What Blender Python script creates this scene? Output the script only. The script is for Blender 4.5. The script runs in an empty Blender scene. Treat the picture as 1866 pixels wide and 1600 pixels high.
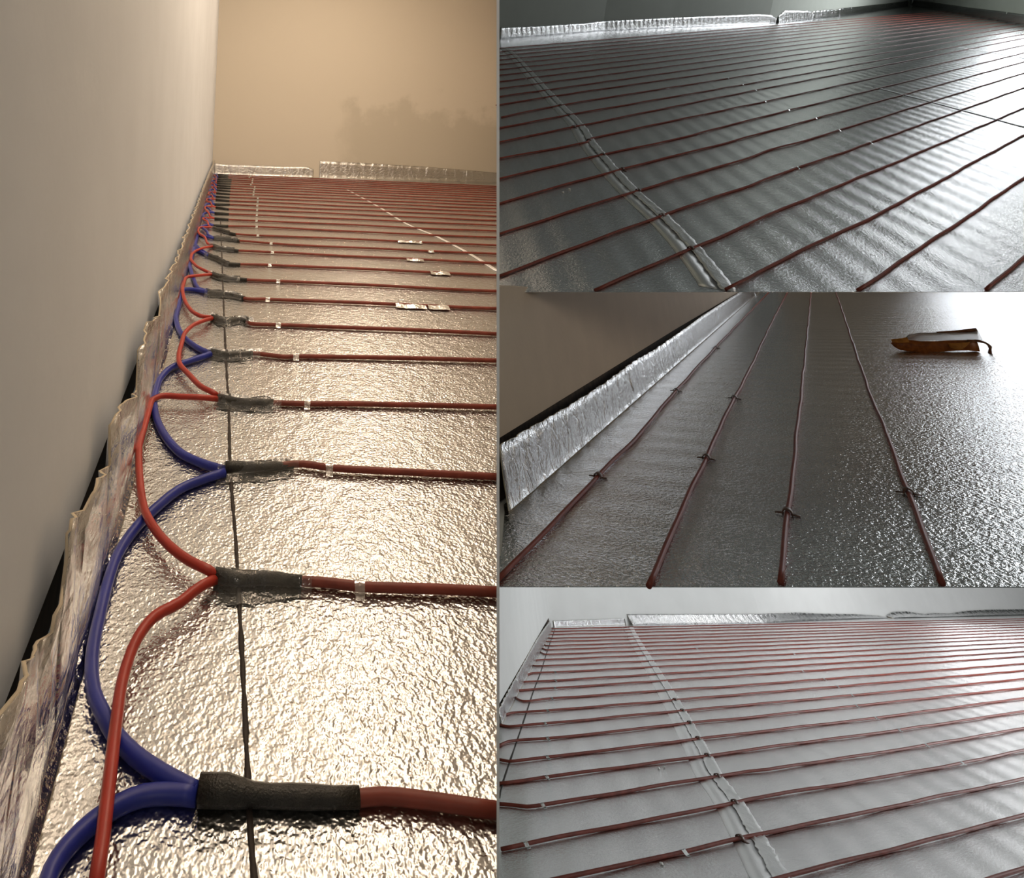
import bpy, bmesh, math, random
from mathutils import Matrix, Vector
sc = bpy.context.scene
D={'bays':{'warm':[[1.0,0.0,0.0,0.0],[0.0,1.0,0.0,-0.0],[0.0,0.0,1.0,0.0]],'dim':[[0.841399,-0.540107,-0.018233,0.016847],[0.514853,0.811398,-0.276694,0.255668],[0.164238,0.223423,0.960785,-0.442441]],'brown':[[-0.63387,0.765259,-0.112196,0.060771],[-0.76546,-0.59991,0.232765,-0.126077],[0.110818,0.233425,0.96604,-0.077918]],'pale':[[0.899923,-0.43601,-0.005714,0.003838],[0.365787,0.747719,0.55418,-0.37222],[-0.237356,-0.50081,0.832377,-0.113738]]},
'cam':[[0.99906,-0.041859,0.011294,0.0],[0.011021,-0.00674,-0.999917,0.0],[0.041931,0.999101,-0.006272,0.445335]],
'lc':[([[-0.0584,0.405],[-0.0225,0.4058],[0.0142,0.4066],[0.0492,0.409],[0.0661,0.4111],[0.0881,0.4102],[0.1135,0.4081],[0.1409,0.4055]],0.0492,None),([[-0.0797,0.6021],[-0.0586,0.5999],[-0.0317,0.6032],[0.0066,0.6028],[0.0339,0.6025],[0.0636,0.5994],[0.0989,0.6003],[0.1425,0.6018],[0.2005,0.6021]],0.0071,0.0707),([[-0.0978,0.7911],[-0.0769,0.7967],[-0.0341,0.8057],[0.0038,0.8144],[0.0391,0.8081],[0.0828,0.8067],[0.2628,0.8072]],0.0009,0.039),([[-0.1405,1.0004],[-0.1093,0.9915],[-0.0483,0.9959],[0.0077,0.9977],[0.0805,1.0054],[0.3261,1.0158]],-0.0481,0.0121),([[-0.1863,1.2048],[-0.1519,1.1942],[-0.1048,1.2121],[-0.0882,1.2112],[-0.0383,1.2025],[-0.0166,1.2082],[0.0493,1.2134],[0.3918,1.2321]],-0.0991,-0.0133),([[-0.2233,1.429],[-0.186,1.4053],[-0.1565,1.4262],[-0.1276,1.3975],[-0.1046,1.3968],[-0.0222,1.4006],[0.4439,1.4035]],-0.1276,-0.0582),([[-0.2753,1.6473],[-0.2223,1.6337],[-0.191,1.6224],[-0.1548,1.6015],[-0.116,1.6079],[0.5079,1.6145]],-0.1548,-0.1042),([[-0.2956,1.8555],[-0.2661,1.8185],[-0.182,1.8067],[-0.0999,1.8083],[0.5652,1.8032]],-0.1805,-0.0867),([[-0.3533,2.1266],[-0.2995,2.0552],[-0.2704,2.0092],[-0.2265,2.0097],[-0.1286,2.0213],[0.6301,2.0168]],-0.2265,-0.1275),([[-0.3668,2.2995],[-0.3358,2.2628],[-0.2605,2.2375],[-0.0466,2.2338],[0.6906,2.2161]],-0.2484,-0.1301),([[-0.3959,2.4734],[-0.3528,2.4714],[-0.2812,2.4385],[-0.2517,2.4333],[-0.0515,2.4031],[0.7462,2.3993]],-0.2797,-0.1567),([[-0.4374,2.7203],[-0.3856,2.6576],[-0.3162,2.5889],[-0.0571,2.5934],[0.8052,2.5936]],-0.3129,-0.2235),([[-0.4456,2.7831],[-0.3798,2.8007],[-0.2483,2.8143],[0.0806,2.809],[0.4753,2.7973],[0.87,2.8071]],-0.3649,-0.2421),([[-0.4774,3.0074],[-0.407,3.0066],[-0.2662,2.9989],[0.0858,3.0127],[0.5083,2.9978],[0.9307,3.0071]],-0.3923,-0.2607),([[-0.5091,3.2044],[-0.4341,3.2075],[-0.284,3.2054],[0.0911,3.2091],[0.5413,3.2128],[0.9914,3.2071]],-0.4196,-0.2793),([[-0.5406,3.444],[-0.4609,3.4019],[-0.3017,3.4106],[0.0965,3.4118],[0.5743,3.4021],[1.0522,3.4071]],-0.447,-0.301),([[-0.5719,3.5772],[-0.4876,3.6184],[-0.3192,3.6022],[0.102,3.6026],[0.6075,3.6165],[1.1129,3.6071]],-0.4743,-0.3231),([[-0.603,3.818],[-0.5142,3.8064],[-0.3365,3.8136],[0.1076,3.7958],[0.6406,3.812],[1.1736,3.8071]],-0.5017,-0.3455),([[-0.634,4.0033],[-0.5406,3.9972],[-0.3537,4.0109],[0.1134,4.0174],[0.6738,4.0],[1.2343,4.0071]],-0.529,-0.3683),([[-0.6648,4.2212],[-0.5668,4.2022],[-0.3708,4.2129],[0.1192,4.2124],[0.7071,4.2003],[1.2951,4.2071]],-0.5564,-0.3915),([[-0.6954,4.4352],[-0.5928,4.4108],[-0.3877,4.4114],[0.1251,4.4147],[0.7404,4.4053],[1.3558,4.4071]],-0.5838,-0.415),([[-0.7258,4.6302],[-0.6187,4.6161],[-0.4045,4.5975],[0.1311,4.6155],[0.7738,4.6045],[1.4165,4.6071]],-0.6111,-0.4389),([[-0.7561,4.8106],[-0.6444,4.7986],[-0.4211,4.8118],[0.1372,4.8021],[0.8072,4.816],[1.4772,4.8071]],-0.6385,-0.4632),([[-0.7862,4.9963],[-0.67,5.0085],[-0.4376,5.0047],[0.1435,5.0098],[0.8407,4.9998],[1.5379,5.0071]],-0.6658,-0.4878),([[-0.8161,5.1897],[-0.6954,5.213],[-0.4539,5.2131],[0.1498,5.2087],[0.8742,5.2172],[1.5987,5.2071]],-0.6932,-0.5128),([[-0.8459,5.3915],[-0.7206,5.4155],[-0.4701,5.3991],[0.1562,5.4182],[0.9078,5.41],[1.6594,5.4071]],-0.7206,-0.5382),([[-0.8755,5.6195],[-0.7457,5.6184],[-0.4862,5.6139],[0.1627,5.614],[0.9414,5.5964],[1.7201,5.6071]],-0.7479,-0.5639),([[-0.9049,5.8029],[-0.7706,5.7971],[-0.502,5.7997],[0.1694,5.8002],[0.9751,5.8157],[1.7808,5.8071]],-0.7753,-0.59),([[-0.9342,5.9859],[-0.7954,6.0022],[-0.5178,6.0069],[0.1761,6.0154],[1.0088,6.0182],[1.8416,6.0071]],-0.8026,-0.6164)],
'lglint':[(6,0.2341,0.3141),(6,0.3214,0.3766),(8,0.4059,0.4694),(9,0.3547,0.4166),(10,0.4658,0.4876),(11,0.3803,0.4818)],
'lj':[('blue',0,-2,[[-0.0597,0.4038,0.002],[-0.0775,0.4049,0.0012],[-0.0953,0.4027,0.0012],[-0.1096,0.3961,0.0012],[-0.1234,0.3848,0.0012],[-0.1335,0.3711,0.0012],[-0.1377,0.3591,0.0012],[-0.1363,0.3457,0.002]]),('blue',0,2,[[-0.0601,0.4057,0.002],[-0.0714,0.4107,0.0012],[-0.0881,0.4176,0.0012],[-0.1084,0.4282,0.0012],[-0.1282,0.4432,0.0012],[-0.1411,0.4571,0.0012],[-0.1529,0.4721,0.0012],[-0.1619,0.4908,0.0012],[-0.1691,0.5139,0.0012],[-0.1758,0.5486,0.0012],[-0.182,0.5884,0.0012],[-0.1847,0.6266,0.0012],[-0.1794,0.666,0.0012],[-0.1656,0.7061,0.0012],[-0.1455,0.746,0.0012],[-0.1161,0.7723,0.0012],[-0.0968,0.7837,0.002]]),('blue',2,4,[[-0.0975,0.7888,0.002],[-0.1288,0.8032,0.0012],[-0.1632,0.8262,0.0012],[-0.1908,0.8622,0.0012],[-0.2162,0.9088,0.0012],[-0.2361,0.9616,0.0012],[-0.2509,1.0175,0.0012],[-0.2534,1.0673,0.0012],[-0.246,1.1183,0.0012],[-0.2198,1.1539,0.0012],[-0.1856,1.1934,0.002]]),('red',1,-1,[[-0.079,0.5972,0.002],[-0.0879,0.5793,0.0095],[-0.0964,0.5691,0.0095],[-0.105,0.5566,0.0095],[-0.1241,0.539,0.0095],[-0.1323,0.5151,0.0095],[-0.1335,0.4931,0.0095],[-0.1319,0.4712,0.0095],[-0.1286,0.4534,0.0095],[-0.1242,0.4315,0.0095],[-0.1196,0.4109,0.0095],[-0.1144,0.3862,0.0095],[-0.1105,0.3679,0.0095],[-0.1077,0.3518,0.0095],[-0.1063,0.3446,0.002]]),('red',1,3,[[-0.0797,0.6016,0.002],[-0.0849,0.5984,0.0095],[-0.1076,0.6106,0.0095],[-0.1316,0.6299,0.0095],[-0.1546,0.6561,0.0095],[-0.1741,0.687,0.0095],[-0.1919,0.7314,0.0095],[-0.2144,0.8018,0.0095],[-0.2365,0.886,0.0095],[-0.2444,0.9461,0.0095],[-0.2304,0.9793,0.0095],[-0.1977,0.9808,0.0095],[-0.1666,0.9821,0.0095],[-0.1399,0.9959,0.002]]),('red',3,5,[[-0.1415,1.0061,0.002],[-0.1483,1.0007,0.0095],[-0.1736,1.0239,0.0095],[-0.2041,1.0717,0.0095],[-0.2292,1.1145,0.0095],[-0.2421,1.1628,0.0095],[-0.2499,1.2225,0.0095],[-0.2568,1.2855,0.0095],[-0.2493,1.342,0.0095],[-0.2322,1.376,0.0095],[-0.2203,1.4187,0.002]]),('blue',4,6,[[-0.1849,1.2024,0.002],[-0.1938,1.2035,0.0012],[-0.2222,1.2308,0.0012],[-0.2588,1.2856,0.0012],[-0.2903,1.3623,0.0012],[-0.3258,1.4946,0.0012],[-0.3521,1.641,0.0012],[-0.3337,1.6673,0.0012],[-0.2991,1.6616,0.0012],[-0.2712,1.6404,0.002]]),('red',5,7,[[-0.2217,1.427,0.002],[-0.2456,1.4071,0.0095],[-0.2775,1.4503,0.0095],[-0.3129,1.5408,0.0095],[-0.3437,1.6627,0.0095],[-0.354,1.769,0.0095],[-0.3251,1.795,0.0095],[-0.2927,1.8474,0.002]]),('blue',6,8,[[-0.2731,1.6515,0.002],[-0.3024,1.6787,0.0012],[-0.3364,1.78,0.0012],[-0.3808,1.94,0.0012],[-0.4339,2.1221,0.0012],[-0.4551,2.2503,0.0012],[-0.4156,2.2168,0.0012],[-0.3517,2.1171,0.002]]),('red',7,9,[[-0.2938,1.8544,0.002],[-0.319,1.861,0.0095],[-0.3583,1.9228,0.0095],[-0.4003,2.0417,0.0095],[-0.4058,2.1354,0.0095],[-0.3886,2.2112,0.0095],[-0.3651,2.2892,0.002]]),('blue',8,10,[[-0.3549,2.1356,0.002],[-0.4118,2.2496,0.0012],[-0.4577,2.3759,0.0012],[-0.5018,2.5608,0.0012],[-0.4862,2.565,0.0012],[-0.4429,2.5073,0.0012],[-0.3942,2.4623,0.002]])],
'lline':[[-0.0142,0.3527],[-0.0165,0.3629],[-0.0221,0.3913],[-0.0275,0.4247],[-0.0374,0.487],[-0.0513,0.571],[-0.0667,0.6626],[-0.0921,0.802],[-0.1189,0.9765],[-0.1543,1.188],[-0.2078,1.5173],[-0.2876,2.0141],[-0.4454,2.9964]],
'lseam':[[0.2934,4.9676],[0.4268,3.9128],[0.5036,3.1466],[0.5877,2.7663],[0.6366,2.3859],[0.6562,2.1028]],
'ltop':[[0.3221,0.1455],[0.3271,0.1433],[0.338,0.1429],[0.3539,0.1309],[0.3697,0.1224],[0.4035,0.1025],[0.4084,0.111],[0.4298,0.1159],[0.4328,0.1325],[0.4336,0.1449],[0.4368,0.1518],[0.4983,0.1265],[0.5123,0.134],[0.5306,0.1341],[0.6068,0.1023],[0.6032,0.1185],[0.5937,0.1376],[0.629,0.143],[0.6874,0.1297],[0.8095,0.0915],[0.7459,0.1419],[0.8032,0.1467],[0.9027,0.1431],[0.9001,0.1514],[1.0454,0.1199],[1.0466,0.1385],[1.1211,0.1517],[1.2749,0.1457],[1.5462,0.1378]],
'lback':[[-0.984,6.0432],[0.0237,6.3838],[0.0934,6.3848],[2.0564,6.6751]],
'lbacktop':[[[-0.9992,6.0401,0.1096],[-0.881,6.0644,0.0969],[-0.5554,6.1316,0.0961],[-0.2788,6.1887,0.0936],[-0.0543,6.235,0.1006],[0.0092,6.248,0.0742]],[[0.0736,6.2613,0.1672],[0.4024,6.3291,0.1609],[0.7559,6.4021,0.1521],[1.221,6.498,0.1405],[1.6747,6.5916,0.1188],[2.0506,6.6691,0.0999]]],
'pc':[[[1.0422,1.3269],[2.7106,1.3269],[2.8601,1.3261],[6.3663,1.3266]],[[1.2176,1.5307],[2.1532,1.5307],[3.4231,1.525],[7.6841,1.5261]],[[1.393,1.7257],[1.6198,1.7257],[2.328,1.7312],[3.9805,1.7219],[9.0019,1.7245]],[[1.5684,1.9147],[2.5669,1.931],[2.6525,1.9373],[3.7799,1.9156],[4.5611,1.927],[10.3197,1.9271]],[[1.7931,2.1822],[1.8323,2.1591],[1.8644,2.1336],[1.9194,2.1296],[2.7802,2.1374],[2.9707,2.1394],[3.0667,2.129],[4.1843,2.1237],[5.1609,2.1389],[11.6375,2.133]],[[1.9268,2.3346],[2.026,2.3313],[2.1415,2.3359],[2.9978,2.3272],[3.2746,2.3325],[4.3962,2.3242],[5.7386,2.343],[12.9552,2.3351]],[[2.1189,2.5534],[2.141,2.5185],[2.1969,2.5149],[2.3263,2.5173],[3.2126,2.5176],[3.5666,2.5181],[4.5812,2.5129],[6.2985,2.5408],[14.273,2.534]],[[2.2486,2.7013],[2.325,2.7354],[2.4035,2.7371],[2.5339,2.7239],[3.4487,2.7304],[3.8879,2.7221],[4.7841,2.7249],[6.8209,2.7253],[15.5908,2.7263]],[[2.4924,2.9719],[2.5137,2.9315],[2.5839,2.931],[2.7181,2.9266],[3.6592,2.9258],[4.1995,2.9201],[5.1555,2.9147],[16.9086,2.921]],[[2.6352,3.1074],[2.713,3.137],[2.7895,3.1331],[2.9274,3.1244],[3.864,3.1198],[4.517,3.1218],[5.3871,3.1175],[18.2264,3.1224]],[[3.0547,3.518],[2.9736,3.3785],[2.9675,3.3289],[3.0161,3.3227],[3.0916,3.3294],[3.1716,3.3354],[4.0911,3.3278],[4.81,3.308],[5.604,3.3127],[19.5442,3.32]],[[3.1259,3.5586],[3.1876,3.5582],[3.2713,3.5601],[3.4075,3.5497],[4.3491,3.5561],[20.862,3.5416]],[[3.3381,3.7417],[3.4143,3.7404],[3.5956,3.7317],[4.5357,3.7361],[22.1798,3.7316]],[[3.523,3.9066],[3.5922,3.9462],[3.6424,3.965],[3.8189,3.9527],[23.4976,3.9272]],[[3.7885,4.1583],[3.8589,4.217],[3.8622,4.174],[3.9949,4.1569],[24.8154,4.1272]],[[3.9946,4.3543],[4.0476,4.3666],[4.1586,4.3678],[26.0,4.3272]],[[4.5945,4.941],[4.4252,4.7178],[4.3378,4.5768],[4.3693,4.5582],[26.0,4.5272]],[[4.8407,5.1777],[4.5883,4.8554],[4.534,4.7528],[4.5736,4.7459],[26.0,4.7272]],[[4.9738,5.2889],[4.7936,5.059],[4.7275,4.9485],[4.772,4.9263],[26.0,4.9272]],[[4.9396,5.2276],[4.9117,5.1667],[4.9718,5.1254],[26.0,5.1272]],[[5.1804,5.4675],[5.1241,5.3695],[5.1504,5.2968],[26.0,5.3272]],[[5.3109,5.5592],[5.3752,5.5136],[26.0,5.5272]],[[5.5094,5.7248],[5.574,5.6971],[26.0,5.7272]],[[5.7153,5.903],[5.7691,5.8758],[26.0,5.9272]]],
'dc':[[[2.6272,0.3096],[3.0545,0.305],[18.6531,0.3071]],[[2.2749,0.5085],[3.634,0.5112],[4.3071,0.5164],[24.0,0.5127]],[[1.9225,0.7117],[2.0686,0.7106],[2.2036,0.7148],[3.1361,0.6987],[5.1376,0.7108],[24.0,0.71]],[[1.5701,0.9054],[2.1113,0.9078],[2.5288,0.9084],[2.6901,0.9128],[4.7724,0.9038],[24.0,0.9065]],[[1.3871,1.1043],[2.3073,1.1167],[2.9967,1.1096],[3.1849,1.1141],[3.9887,1.1086],[4.3887,1.1065],[24.0,1.1078]],[[1.6122,1.3119],[2.4877,1.3177],[3.4582,1.3081],[3.6952,1.3217],[4.0103,1.3065],[24.0,1.3078]],[[1.8372,1.5101],[2.6934,1.5191],[3.64,1.5021],[24.0,1.5056]],[[2.0622,1.7075],[2.8731,1.7021],[3.306,1.6791],[4.6038,1.6914],[24.0,1.7003]],[[2.2873,1.9134],[2.9525,1.8791],[3.039,1.9142],[5.0667,1.904],[24.0,1.9066]],[[2.5123,2.1076],[3.2216,2.118],[5.5831,2.1391],[24.0,2.1263]],[[2.7373,2.3079],[3.4076,2.3212],[6.0986,2.2996],[24.0,2.3044]],[[2.9623,2.4822],[3.5922,2.5237],[6.5968,2.5023],[24.0,2.5057]],[[3.1874,2.7252],[3.8158,2.7391],[7.0979,2.7062],[24.0,2.7077]],[[3.4124,2.9091],[24.0,2.9091]],[[3.6374,3.1091],[24.0,3.1091]],[[3.8625,3.3091],[24.0,3.3091]],[[4.0875,3.5091],[24.0,3.5091]],[[4.3125,3.7091],[24.0,3.7091]],[[4.5375,3.9091],[24.0,3.9091]],[[4.7626,4.1091],[24.0,4.1091]],[[4.9876,4.3091],[24.0,4.3091]],[[5.2126,4.5091],[24.0,4.5091]],[[5.4377,4.7091],[24.0,4.7091]]],
'mc':[[[-13.0,-0.5561],[-9.4,-0.5582],[-4.2596,-0.5624],[-2.9671,-0.5568],[-2.2196,-0.5467],[-1.7786,-0.5508],[-1.1392,-0.5567]],[[-13.0,-0.362],[-8.971,-0.3699],[-5.2631,-0.3614],[-3.5626,-0.3503],[-2.8812,-0.3518],[-2.2627,-0.3486],[-2.05,-0.346],[-1.2486,-0.3361]],[[-13.0,-0.1524],[-8.3529,-0.1508],[-3.978,-0.1541],[-2.4026,-0.1572],[-1.7082,-0.1588],[-1.3663,-0.1596]],[[-13.0,0.0546],[-8.7021,0.0631],[-3.2611,0.0415],[-2.4874,0.0448],[-2.432,0.0457],[-1.9501,0.0448],[-1.4839,0.0439]]],
'dseam':[[1.9272,0.7068],[1.9578,0.7315],[2.1518,0.923],[2.3068,1.1028],[2.506,1.3596],[2.9552,1.841],[3.2283,2.1006],[3.8158,2.7532],[4.2453,3.2236],[4.9526,3.9934],[5.5417,4.6614]],
'pseam':[[2.1106,1.503],[2.1396,1.5293],[2.3363,1.7065],[2.5773,1.9275],[2.7911,2.1447],[2.9941,2.3246],[3.6592,2.9258],[4.5357,3.7361],[5.8456,4.9567],[6.8354,5.862]],
'pline':[[1.8464,2.2404],[1.98,2.3701],[2.601,2.9459],[3.2438,3.5443],[3.7318,3.991],[4.5958,4.7976],[5.7437,5.858]],
'dclip':[[2.0983,0.9012],[2.2989,1.1131],[2.4886,1.3245],[2.6811,1.5169],[2.8088,1.6935],[2.9938,1.8902],[3.1735,2.0878],[3.386,2.3164],[3.5953,2.5331]],
'ddot':[[2.1877,1.4672],[2.2414,1.4741]],
'pdot':[[2.6589,2.2862],[2.6929,2.2891],[1.92,1.704]],
'dtape':[[5.7175,3.7577],[7.0023,3.3348],[5.8638,2.4962],[5.6355,2.2888],[5.5059,2.1114],[5.0667,1.904],[4.8829,1.7006],[4.768,1.5108],[4.5688,1.3057],[4.3896,1.1061],[3.4741,1.098]],
'ptape':[[3.8228,3.9518],[3.5956,3.7317],[3.4075,3.5497],[3.1685,3.3362],[2.9274,3.1244],[2.7124,2.9242],[2.5339,2.7239],[2.3306,2.516],[2.1434,2.3353],[1.9107,2.1277],[1.6583,1.9192],[5.8055,3.5157],[5.6183,3.3171],[5.3829,3.1185],[5.1555,2.9147],[4.8084,2.7319],[4.5815,2.5174],[4.4029,2.3264],[4.1843,2.1237],[3.9774,1.9189],[2.0409,1.7991],[6.0364,4.5187],[6.6887,4.1129]],
'pclip':[[2.3067,1.7129],[2.5625,1.9325],[2.7763,2.1367],[2.9894,2.3261],[3.2093,2.5231],[3.4511,2.735],[3.6562,2.9267],[3.8668,3.1286]],
'dlap':[[[6.6102,1.7359],[6.28,1.3337],[6.0113,1.0201],[5.771,0.7496]],[[11.2777,2.2482],[10.9279,1.8833],[10.5552,1.5456]]],
'mclip':[[-1.7816,-0.5515],[-2.974,-0.5578],[-4.3063,-0.5728],[-2.05,-0.346],[-2.8698,-0.3543],[-1.7072,-0.1587],[-1.9501,0.0448]],
'dback':[[6.1889,5.3542],[8.5059,5.436],[10.0462,5.272],[12.5522,4.9254],[17.3316,5.2533],[24.1935,6.05]],
'dright':[[24.1935,6.05],[17.3745,2.6803]],
'dstrip':[[[6.1666,5.3534,0.141],[7.0074,5.3831,0.127],[8.0033,5.4183,0.125],[8.4995,5.4367,0.1378],[9.7223,5.3065,0.151],[11.0399,5.1346,0.1606],[12.1875,4.9758,0.1682],[12.5914,4.9281,0.1465],[12.8632,4.9467,0.0742]],[[12.9451,4.9523,0.1099],[13.2005,4.9699,0.2088],[14.5482,5.0623,0.1574],[14.6613,5.0701,0.1276],[14.8009,5.0797,0.1496],[15.8541,5.1519,0.1461],[16.0418,5.1648,0.1282],[16.3369,5.1851,0.1592],[18.1197,5.3448,0.1552],[20.9569,5.6742,0.1401],[23.483,5.9675,0.1478]]],
'drstrip':[[24.1645,6.0357,0.132],[22.5615,5.2435,0.1671],[20.38,4.1655,0.1663],[18.6981,3.3344,0.1868],[17.5082,2.7464,0.1922]],
'pback':[[5.8998,6.0275],[7.0649,6.1164],[9.3979,6.0654],[10.4026,6.1807],[12.6666,6.3165],[17.3779,6.4117]],
'pstrip':[[[5.8637,6.0247,0.0474],[6.3449,6.0614,0.0467],[7.0462,6.115,0.0479]],[[7.1042,6.1155,0.0858],[7.6089,6.1045,0.0841],[8.541,6.0841,0.0809],[9.6082,6.0895,0.0801],[10.3231,6.1715,0.0804],[11.0042,6.2168,0.0615],[11.8798,6.2693,0.0463],[12.4904,6.3059,0.0209],[12.6598,6.3161,0.0095]],[[12.7144,6.3175,0.0185],[12.9244,6.3218,0.0615],[13.3223,6.33,0.0655],[13.8409,6.3407,0.0293],[14.1231,6.3465,0.0406],[14.6339,6.357,0.0303],[15.2147,6.369,0.0612],[15.9915,6.385,0.0712],[17.4849,6.4158,0.0711]]],
'pleft':[[5.893,6.0282],[2.4744,2.9623]],
'plstrip':[[5.5931,5.7592,0.0834],[4.6909,4.9501,0.0918],[4.2475,4.5525,0.0909],[3.7695,4.1238,0.0839],[3.0407,3.4701,0.0688],[2.7407,3.2011,0.062],[2.5218,3.0048,0.0561]],
'pcorner':[[5.3651,5.5548,0.3849],[5.5296,5.7024,0.0851]],
'mstrip':[[-1.4639,-0.672,0.1325],[-1.5373,-0.672,0.1313],[-1.7184,-0.672,0.1269],[-1.9664,-0.672,0.1202],[-2.4019,-0.672,0.1177],[-2.7407,-0.672,0.1231],[-2.8185,-0.672,0.1264],[-3.2461,-0.672,0.1183],[-4.0104,-0.672,0.1219],[-4.8859,-0.672,0.1307],[-5.5218,-0.672,0.1305],[-7.337,-0.672,0.1284],[-7.7507,-0.672,0.1307]],
'mwalltop':[[-1.5726,-0.672,0.4833],[-7.7695,-0.672,0.1378]],
'packet':[[-4.2449,0.2111,0.0],[-4.2249,0.3524,0.0],[-4.2818,0.4953,0.0],[-3.748,0.4286,0.0]],
'floors':{'warm':[[-0.192,0.3352],[0.1238,0.3489],[2.2414,7.313],[-1.7717,7.2144]],'dim':[[1.3177,1.0474],[4.5116,-0.7657]],'brown':[[-1.1339,-0.5518],[-1.9264,0.7965]]}}
D['rooms']={'warm': [(-0.1445, 0.25), (0.112, 0.31), (2.0564, 6.6751), (-0.984, 6.0432)], 'dim': [(1.3177, 1.0474), (4.5116, -0.7657), (10.4, -0.77), (24.1935, 6.05), (17.3316, 5.2533), (12.5522, 4.9254), (10.0462, 5.272), (8.5059, 5.436), (6.1889, 5.3542)], 'dim_under': [(1.3916, 1.1064), (4.7646, -0.8082), (10.5, -0.8), (24.3, 6.2), (6.62, 5.6)], 'brown': [(-1.46, -0.672), (-1.5, -0.69), (-14, -0.69), (-14, 4.5), (-1.9264, 0.7965), (-1.1339, -0.5518)], 'brown_under': [(-1.2511, -0.6087), (-2.1249, 0.8788), (-14, 4.6), (-14, -0.75), (-1.62, -0.75)], 'pale': [(1.2416, 1.5546), (4.08, 0.47), (21, 2.5), (21, 6.46), (17.3779, 6.4117), (12.6666, 6.3165), (10.4026, 6.1807), (9.3979, 6.0654), (7.0649, 6.1164), (5.8998, 6.0275), (2.4744, 2.9623)]}
DIM_OFF=.048
FLW=-.02
DIMWIN_WALL=[('a',0,.425,FLW,4.3),('b',.425,.67,FLW,1.25),('c',.425,.67,3.35,4.3),('d',.67,1,FLW,4.3)]

MAT4 = {k: Matrix([r for r in v] + [[0, 0, 0, 1]]) for k, v in D['bays'].items()}
F_PX = 1100.0
# ------------------------------------------------------------------ camera, world, lights, exposure
cam = bpy.data.objects.new('camera', bpy.data.cameras.new('camera'))
sc.collection.objects.link(cam)
cam.matrix_world = Matrix(D['cam'] + [[0, 0, 0, 1]])
cam.data.sensor_width = 36.0
cam.data.lens = 36.0 * F_PX / 1866
cam.data.shift_x = (933 - 560) / 1866
cam.data.shift_y = (236.2 - 800) / 1866
cam.data.clip_start = 0.01
sc.camera = cam
sc.view_settings.view_transform = 'Standard'
sc.view_settings.look = 'None'
sc.view_settings.exposure = 0.0
sc.view_settings.gamma = 1.0
sc.view_settings.use_curve_mapping = False
w = bpy.data.worlds.new('world'); sc.world = w; w.use_nodes = True
bg = w.node_tree.nodes['Background']
bg.inputs[0].default_value = (0.93, 1.0, 0.95, 1); bg.inputs[1].default_value = 0.07

def lamp(name, kind, loc, energy, col, size=.1, size_y=None, target=None):
    l = bpy.data.lights.new(name, kind); l.energy = energy; l.color = col
    if kind == 'AREA':
        l.size = size
        if size_y: l.shape = 'RECTANGLE'; l.size_y = size_y
    else: l.shadow_soft_size = size
    o = bpy.data.objects.new(name, l); sc.collection.objects.link(o); o.location = loc
    if target is not None:
        o.rotation_euler = (Vector(target) - Vector(loc)).to_track_quat('-Z', 'Y').to_euler()
    return o
def bayp(b, u, v, h): return MAT4[b] @ Vector((u, v, h))
# warm room: two overhead lamps added for foil sparkle, plus a side fill
lamp('sparkle_fill_near', 'AREA', (.25, 2.3, 2.42), 7, (1.0, .80, .59), .3, .3, (.25, 2.3, 0))
lamp('sparkle_fill_far', 'AREA', (.45, 4.7, 2.42), 29, (1.0, .80, .60), .3, .3, (.45, 4.7, 0))
lamp('fill_warm_side', 'AREA', (.316*1.75-.11, 1.75, 1.85), 44, (1.0, .82, .63), 2.7, .7, (.316*1.75-.11-.953, 1.75+.301, 1.55))  # added fill along the partition, brightens the left wall
# dim upper floor: daylight through the opening in its right wall
def baylamp(name, bay, c, n, sx, sy, en, col):
    a = bayp(bay, *c); b = bayp(bay, c[0]+n[0], c[1]+n[1], c[2]+n[2])
    return lamp(name, 'AREA', a, en, col, sx, sy, b)
baylamp('daylight_dim', 'dim', (16.55, 2.29, 2.3), (-.44, .89, 0), 3.7, 2.0, 240, (.93, .97, 1.0))
# brown bay: daylight from its open far right end
lamp('daylight_brown', 'AREA', (7.9, 6.8, .5), 46, (.9, .95, 1.0), 1.8, 1.9, (2.4, 2.1, .1))
# pale bay: daylight from its open right side
lamp('daylight_pale', 'AREA', (6.6, 3.4, -1.7), 112, (.95, .98, 1.0), 2.4, 1.4, (3.0, 5.0, -3.0))
baylamp('fill_pale_back', 'pale', (11, 4.3, 1.9), (.1, .5, -1), 3.0, .8, 42, (.98, .99, 1.0))  # added overhead fill, lifts the dark end of the back wall
baylamp('fill_brown', 'brown', (-3.2, 2.6, .55), (0, -1, -.1), .5, .3, 11, (1.0, .88, .74))  # added warm fill for the brown wall, out of view
lamp('fill_front', 'POINT', (-.05, -.6, .9), 5, (1.0, .9, .78), .06)  # added fill behind the camera for partition edge and near left wall
lamp('fill_pale_far', 'AREA', (13.0, 6.5, -2.5), 95, (.96, .98, 1.0), 2.2, 1.2, (11.4, 10.4, -6.3))  # unseen fill added to brighten the right end of the back wall
baylamp('glare_fill_pale', 'pale', (16.8, 6.33, 2.1), (0, -1, 0), 6.0, 1.5, 80, (.97, .99, 1.0))  # added light panel on the solid wall, gives the foil its glare


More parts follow.
